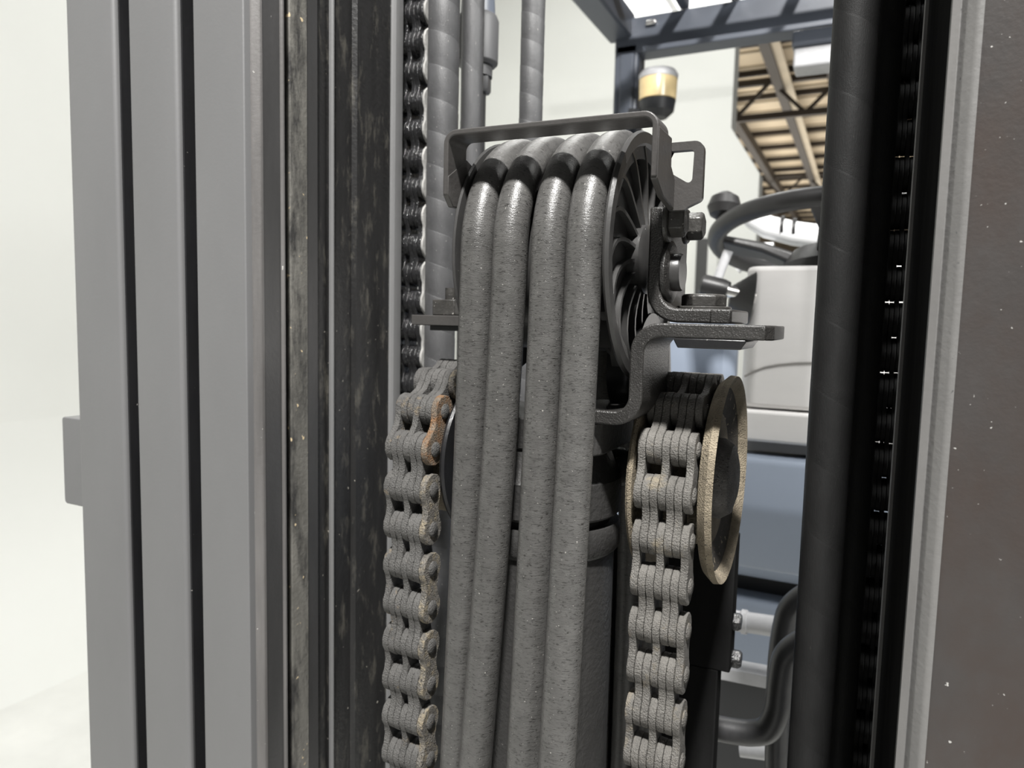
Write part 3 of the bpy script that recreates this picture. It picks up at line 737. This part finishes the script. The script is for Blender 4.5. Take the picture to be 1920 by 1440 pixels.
MB().prism(fillet([(xs(1262, .385, 640), zz), (xs(1403, .385, 640), zz), (xs(1390, .385, 640), zz - .0052), (xs(1272, .385, 640), zz - .0052)], 0.0008, 2), 'XZ', 0.383, 0.43).build('lower_plate', 'rail_dark', sb, 0.0006)
# gusset behind the upright: the round dark cover seen under the plate
MB().lathe([(0.0335, -0.032), (0.0335, -0.013)], (-0.108, 0.452, zs(690, -0.10, 0.44)), (1, 0, 0), 40).build('axle_boss', 'rail_dark', sb)

# left counterpart: only its end shows past the hoses
YL = 0.43
lp = thing('support_bracket', 'flat plate end with square bolt head, left of the hoses', 'bracket', (-0.25, YL, zs(612, -.25, YL)))
x0_, x1_ = xs(771, YL, 600), -0.2150
zl1 = zs(590, x0_, YL); zl0_ = zs(609, x0_, YL)
MB().box(x0_, x1_, YL, YL + 0.05, zl0_, zl1).build('plate', 'guard', lp, 0.0006)
MB().box(xs(806, YL + .004, 600), x1_, YL + 0.004, YL + 0.045, zl0_ - 0.0035, zl0_ + .0002).build('under_plate', 'rail_dark', lp, 0.0005)
MB().box(-0.2205, -0.2150, YL, YL + 0.05, zl0_, ZS + 0.02).build('upright', 'guard', lp, 0.0006)
xb_ = xs(843, YL + .02, 570)
hd = MB().box(xb_ - 0.0085, xb_ + 0.010, YL + 0.010, YL + 0.028, zl1, zs(560, x0_, YL) ).build('bolt_head', 'bolt', lp, 0.0008)
MB().lathe([(0.0045, 0), (0.0045, 0.0085)], (xb_ + .002, YL + 0.019, zs(560, x0_, YL)), (0, 0, 1), 16).build('bolt_shank', 'bolt', hd)

# ---------------------------------------------------------------- lift cylinder behind the hoses
XCY, YCY = (XCR + XCL) / 2, 0.424
def zc(py): return zs(py, XCY + 0.035, YCY - 0.030)
cy = thing('lift_cylinder', 'dark lift cylinder standing upright behind the four hoses', 'cylinder', (XCY, YCY, ZB))
o0 = (XCY, YCY, 0)
MB().lathe([(0.0440, ZB), (0.0440, zc(1056))], o0, (0, 0, 1), 56).build('barrel', 'cyl', cy)
MB().lathe([(0.0440, zc(1058)), (0.0465, zc(1052)), (0.0475, zc(1046)), (0.0475, zc(1008)), (0.0465, zc(1000))], o0, (0, 0, 1), 56).build('collar', 'cyl', cy)
MB().lathe([(0.041, zc(1002)), (0.041, zc(980))], o0, (0, 0, 1), 56).build('groove', 'rail_dark', cy)
MB().lathe([(0.0455, zc(984)), (0.0475, zc(978)), (0.0475, zc(912)), (0.0455, zc(905)), (0.040, zc(862)), (0.038, zc(850))], o0, (0, 0, 1), 56).build('gland', 'cyl', cy)
MB().prism(fillet([(XCY - 0.047, YCY - 0.040), (XCY + 0.047, YCY - 0.040), (XCY + 0.047, YCY + 0.04), (XCY - 0.047, YCY + 0.04)], 0.012, 4), 'XY', zc(850), zm - TZ / 2 - .0004).build('head', 'cyl', cy, 0.001)
MB().lathe([(0.013, XCL + .026), (0.013, XCR - .026)], (0, YCH + R_PIN, ZCR), (1, 0, 0), 24).build('axle', 'bolt', cy)

# ---------------------------------------------------------------- pieces behind the right chain
vb = thing('chain_anchor_bar', 'black upright bar behind the right chain, with greasy edge', 'bar', (-0.07, 0.47, ZB))
YV = 0.565
MB().box(xs(1118, YV, 1250), xs(1372, YV, 1180), YV, YV + 0.02, zs(1262, -.08, YV), zs(1010, -.08, YV)).build('upper_bar', 'rail_matte', vb, 0.001)  # left part added as dark backing so the chain gaps stay black
MB().box(xs(1118, YV, 1250), xs(1341, YV, 1350), YV, YV + 0.02, ZB, zs(1262, -.08, YV)).build('lower_bar', 'rail_matte', vb, 0.001)
for py in (1165, 1235):
    q = at(1378, py, YV + 0.01)
    MB().lathe([(0.006, -.004), (0.0075, -.002), (0.0075, .003), (0.006, .005)], q, (1, 0, 0), 6).build('nut', 'grease', vb)

def pipe(name, label, pts, r, mat, res=10, cat='pipe'):
    """round pipe through 3-D points, smoothed with a Catmull-Rom curve"""
    P = [Vector(p) for p in pts]; P = [P[0] * 2 - P[1]] + P + [P[-1] * 2 - P[-2]]; out = []
    for i in range(1, len(P) - 2):
        for k in range(res):
            t = k / res; a, b, c, d = P[i - 1:i + 3]
            out.append(0.5 * ((2 * b) + (c - a) * t + (2 * a - 5 * b + 4 * c - d) * t * t + (3 * b - a - 3 * c + d) * t ** 3))
    out.append(P[-2])
    return tag(MB().tube(out, r, 20).build(name, mat), label, cat)
Yp = 0.66
pipe('bent_pipe', 'black bent pipe looping from the right rail down to the lower left', [at(1530, 1200, Yp), at(1500, 1208, Yp), at(1474, 1232, Yp), at(1464, 1280, Yp), at(1458, 1330, Yp), at(1440, 1366, Yp), at(1410, 1374, Yp), at(1370, 1370, Yp), at(1330, 1362, Yp)], 0.0115, 'tube')
Yp2 = 0.72
pipe('bent_pipe', 'black bent pipe behind the first, curving into the right rail higher up', [at(1540, 1108, Yp2), at(1508, 1118, Yp2), at(1482, 1142, Yp2), at(1470, 1180, Yp2), at(1462, 1240, Yp2), at(1458, 1320, Yp2), at(1456, 1430, Yp2), at(1456, 1500, Yp2)], 0.0112, 'tube')
Yh = 0.82
cb = thing('cross_tube', 'pale grey cross tube with a collar, above the bent pipe', 'tube', at(1420, 1170, Yh))
a_, b_ = at(1375, 1163, Yh), at(1560, 1190, Yh)
MB().tube([a_, b_], 0.0115, 20).build('tube_body', 'pipe_grey', cb)
d_ = (b_ - a_).normalized(); c_ = at(1396, 1166, Yh)
MB().tube([c_ - d_ * .003, c_ + d_ * .003], 0.0135, 20).build('tube_collar', 'pipe_grey', cb)
cb2 = MB().beam(at(1350, 1252, .84), at(1560, 1292, .84), 0.03, 0.0145).build('cross_bar', 'pipe_grey', None, 0.001)
tag(cb2, 'pale flat cross bar below the pale cross tube', 'bar')
st = MB().tube([at(1388, 1405, 0.80), at(1436, 1411, 0.80)], 0.008, 18).build('pipe_stub', 'pipe_grey')
tag(st, 'short grey pipe stub at the bottom beside the right rail', 'pipe')

# ---------------------------------------------------------------- truck: cowl, dash, wheel
YD = 1.02
dsh = thing('dash_panel', 'light grey plastic dash panel below the steering wheel', 'dashboard', at(1460, 850, YD))
xd0 = xs(1391, YD, 640)
def zd(py): return zs(py, xd0 + .06, YD)
pl2 = fillet([(xd0, YD), (0.42, YD), (0.42, YD + 0.05), (xd0, YD + 0.05)], [0.022, 0, 0, 0.01], 6)
MB().prism(pl2, 'XY', zd(768), zd(498)).build('upper_panel', 'dash', dsh, 0.006, seg=3)
pl3 = fillet([(xd0 + .004, YD + .004), (0.42, YD + .004), (0.42, YD + 0.05), (xd0 + .004, YD + 0.05)], [0.02, 0, 0, 0.02], 6)
MB().prism(fillet([(xd0 - .008, YD - .012), (0.42, YD - .012), (0.42, YD + 0.05), (xd0 - .008, YD + 0.05)], [0.02, 0, 0, 0.02], 6), 'XY', zd(830), zd(772)).build('lower_panel', 'dash', dsh, 0.004, seg=3)
MB().prism(pl3, 'XY', zd(850), zd(829)).build('seam', 'dash_gap', dsh)
# curved seam line across the upper panel
ys_ = YD - 0.0004
MB().tube([at(1396, 706, ys_), at(1412, 697, ys_), at(1434, 689, ys_), at(1460, 684, ys_), at(1490, 681, ys_), at(1530, 680, ys_), at(1580, 682, ys_)], 0.0014, 8).build('seam_line', 'dash_gap', dsh)
cw = thing('truck_cowl', 'slate blue truck cowl below the light grey dash', 'cowl', at(1440, 1150, 0.95))
Ycw = 0.98
def cz(py, Y=0.98): return zs(py, -0.1, Y)
sec = fillet([(1.24, cz(862, 1.0)), (0.985, cz(862, .985)), (0.962, cz(955, .962)), (0.972, cz(1068, .972)), (1.0, cz(1085, 1.0)), (1.24, cz(1085, 1.0))], [0, .012, .03, .008, 0, 0], 5)
MB().prism(sec, 'YZ', -0.62, 0.42).build('cowl_panel', 'truck_blue', cw)
MB().box(-0.62, 0.42, 1.02, 1.20, cz(1140, 1.02), cz(1083, 1.02)).build('recess', 'truck_dark', cw)
MB().prism(fillet([(0.985, cz(1128, .985)), (0.985, cz(1250, .985)), (1.2, cz(1250, .985)), (1.2, cz(1128, .985))], [.01, 0, 0, 0], 4), 'YZ', -0.62, 0.42).build('lower_step', 'truck_blue', cw)
MB().box(-0.62, 0.42, 1.0, 1.2, cz(1700, 1.0), cz(1262, 1.0)).build('kick_panel', 'truck_dark', cw)
# side fairing seen under the support bracket
MB().box(-0.62, -0.20, 1.30, 1.36, zs(900, -.3, 1.3), zs(600, -.3, 1.3)).build('side_fairing', 'truck_blue', cw, 0.02, seg=3)

# steering wheel
sw = thing('steering_wheel', 'black steering wheel with spinner knob above the dash', 'steering wheel', at(1560, 490, 1.18))
cW = at(1572, 453, 1.16)
RW = 0.172
tilt = math.radians(13)
uW = Vector((1, 0, 0)); vW = Vector((0, math.cos(tilt), -math.sin(tilt))); nW = uW.cross(vW)
def wp(a, r, h=0): return cW + uW * r * math.cos(a) + vW * r * math.sin(a) + nW * h
MB().tube([wp(2 * PI * k / 64, RW) for k in range(64)], 0.0135, 16, True).build('rim', 'wheel', sw)
for a in (PI * 1.0, PI * 0.0, PI * 1.5):
    m = MB(); d = (uW * math.cos(a) + vW * math.sin(a)); s_ = nW.cross(d)
    a1 = wp(a, RW - 0.006); a2 = wp(a, 0.05, -0.035)
    m.add([p + s_ * w * sx + nW * h for p, w, h0 in ((a1, .034, .006), (wp(a, RW * .6, -.012), .022, .008), (a2, .026, .010)) for sx, h in ((-1, -h0), (1, -h0), (1, h0), (-1, h0))],
          [(0, 1, 2, 3), (11, 10, 9, 8)] + [(4 * i + k, 4 * i + (k + 1) % 4, 4 * i + 4 + (k + 1) % 4, 4 * i + 4 + k) for i in range(2) for k in range(4)])
    m.build('spoke', 'wheel', sw, 0.005, seg=3)
MB().lathe([(0.075, -0.075), (0.078, -0.045), (0.062, -0.020), (0.03, -0.012)], cW, nW, 32).build('hub', 'wheel', sw)
MB().lathe([(0.035, -0.30), (0.040, -0.07)], cW, nW, 28).build('column', 'wheel', sw)
kb = wp(math.radians(205), RW - 0.002, -0.006)
MB().lathe([(0.008, 0.0), (0.008, 0.018), (0.020, 0.026), (0.0245, 0.038), (0.020, 0.052), (0.008, 0.060)], kb, nW, 28).build('spinner_knob', 'wheel', sw)
# white curved cover beyond the wheel with a cable tie
Yw = 1.42
wc = thing('white_bar', 'white curved bar seen through the steering wheel', 'bar', at(1500, 440, Yw))
pts = [at(1398, 396, Yw), at(1416, 412, Yw), at(1440, 426, Yw), at(1490, 438, Yw), at(1550, 446, Yw), at(1640, 454, Yw)]
MB().tube(pts, [0.018, 0.020, 0.021, 0.022, 0.022, 0.022], 20).build('bar_body', 'white', wc, smooth=60)
for px in (1468, 1490):
    q = at(px, 428 + (px - 1468) * .2, Yw)
    MB().tube([q - Vector((.003, 0, 0)), q + Vector((.003, 0, 0))], 0.0235, 20).build('cable_tie', 'wheel', wc)
MB().tube([at(1378, 500, Yw), at(1420, 470, Yw), at(1450, 470, Yw)], 0.016, 14).build('bar_foot', 'white', wc, smooth=60)

# direction lever with bellows boot
Yl = 1.0
lv = thing('direction_lever', 'black column lever with ribbed boot, left of the dash', 'lever', at(1380, 560, Yl))
la, lb = at(1314, 533, Yl), at(1362, 545, Yl); dl = (lb - la).normalized()
MB().lathe([(0.010, 0), (0.0145, .004), (0.0145, .030), (0.0125, .038)], la, dl, 24).build('grip', 'wheel', lv)
MB().lathe([(0.008, 0.034), (0.008, .075)], la, dl, 20).build('stalk', 'chrome', lv)
q = at(1368, 556, Yl + .01); prof = []
for k in range(6): prof += [(0.014 + 0.0042 * k, 0.0052 * k), (0.0165 + 0.0042 * k, 0.0052 * k + 0.0026)]
MB().lathe(prof, q, (1, 0.25, -0.12), 28).build('boot', 'wheel', lv)
hd_ = at(1350, 520, 1.06)
MB().tube([at(1340, 540, 1.08), at(1352, 505, 1.08), at(1366, 470, 1.08)], 0.007, 14).build('bracket_arm', 'pipe_grey', lv, smooth=60)

# overhead guard of the truck
YO = 2.06
xp0, xp1 = xs(1152, YO, 100), xs(1197, YO, 100)
og = thing('overhead_guard', 'slate grey overhead guard frame with rear post and roof bars', 'overhead guard', ((xp0 + xp1) / 2, YO, 0.9))
zr_ = zs(78, xp1, YO)
MB().box(xp0, xp1, YO, YO + 0.075, 0.5, zr_).build('rear_post', 'guard_blue', og, 0.008, seg=3)
MB().box(xp0 + .022, xp1 - .01, YO - 0.012, YO, 0.9, zs(100, xp1, YO)).build('post_cover', 'guard_blue', og, 0.004)
zh1, zh0 = zs(30, xp1, YO), zs(98, xp1, YO)
MB().box(xp0, 0.75, YO + 0.0, YO + 0.075, zh0, zh1).build('rear_header', 'guard_blue', og, 0.006, seg=3)
MB().box(xp1 + .02, 0.75, YO - 0.03, YO + 0.0, zh0 - .012, zh0 + .004).build('header_lip', 'guard_blue', og, 0.003)
MB().box(xp1 + .02, xp1 + .05, YO - .012, YO - .001, zs(52, xp1, YO), zs(43, xp1, YO)).build('bolt_head', 'chrome', og, 0.003)
# side bar running forward, roof cross slats
xs0 = xp0 + 0.005
MB().box(xs0 - 0.03, xs0 + 0.045, 0.75, YO + 0.03, zh1 - 0.055, zh1 + 0.02).build('side_bar', 'guard_blue', og, 0.008, seg=3)
for k, yy in enumerate((1.86, 1.62, 1.38)):
    MB().box(xs0, 0.75, yy, yy + 0.035, zh1 - 0.01, zh1 + 0.02).build('roof_slat', 'guard_blue', og, 0.004)
for xx in (xs(1283, YO, 10), xs(1378, YO, 10), xs(1500, YO, 10)):
    MB().box(xx - .012, xx + .012, 0.8, YO + .01, zh1 + 0.001, zh1 + 0.03).build('roof_bar', 'guard_blue', og, 0.003)
# bright lamp panels above the roof
zl_ = 3.7
for i, (pxa, pxb, lab) in enumerate(((1140, 1274, 'white lamp panel above the overhead guard, nearer the rear post'), (1284, 1420, 'white lamp panel above the overhead guard, farther from the rear post'))):
    A = at_z(pxa, 40, zl_); B = at_z(pxb, 40, zl_)
    t = thing('lamp_panel', lab, 'lamp', ((A.x + B.x) / 2, A.y - .5, zl_), 'lamp panels above the truck')
    MB().box(A.x, B.x - .04, A.y - 1.0, A.y + 0.25, zl_, zl_ + .04).build('diffuser', 'lamp', t)
    MB().box(A.x - .01, B.x - .03, A.y - 1.01, A.y + .26, zl_ + .04, zl_ + .07).build('housing', 'white', t)

# beacon by the rear post
bc = thing('beacon_lamp', 'amber beacon lamp with black base beside the rear post', 'beacon', at(1232, 222, YO - .05))
Yb = YO - 0.06
cb_ = at(1233, 180, Yb)
def zbk(py): return zs(py, cb_.x, Yb) - cb_.z
MB().lathe([(0.042, zbk(192)), (0.0505, zbk(188)), (0.052, zbk(152)), (0.050, zbk(146))], cb_, (0, 0, 1), 32).build('lens', 'amber', bc)
MB().lathe([(0.053, zbk(150)), (0.054, zbk(142)), (0.046, zbk(134)), (0.02, zbk(132))], cb_, (0, 0, 1), 32).build('cap', 'pipe_grey', bc)
MB().lathe([(0.028, zbk(222)), (0.046, zbk(210)), (0.050, zbk(190))], cb_, (0, 0, 1), 32).build('base', 'truck_dark', bc)
MB().beam(at(1180, 212, Yb), at(1232, 212, Yb), 0.03, 0.02).build('mount_arm', 'truck_dark', bc, 0.003)
# lamp box under the rear header
Yx = YO - 0.10
bx_ = thing('work_lamp', 'pale grey box lamp hung under the overhead guard by the right hose', 'lamp', at(1540, 120, Yx))
A = at(1490, 62, Yx); B = at(1600, 120, Yx)
MB().box(A.x, B.x, Yx, Yx + .08, at(1545, 120, Yx).z, at(1545, 82, Yx).z).build('housing', 'pipe_grey', bx_, 0.006, seg=3)
MB().box(A.x - .005, B.x, Yx - .01, Yx + .09, at(1545, 82, Yx).z, at(1545, 52, Yx).z).build('mount', 'guard_blue', bx_, 0.006, seg=3)
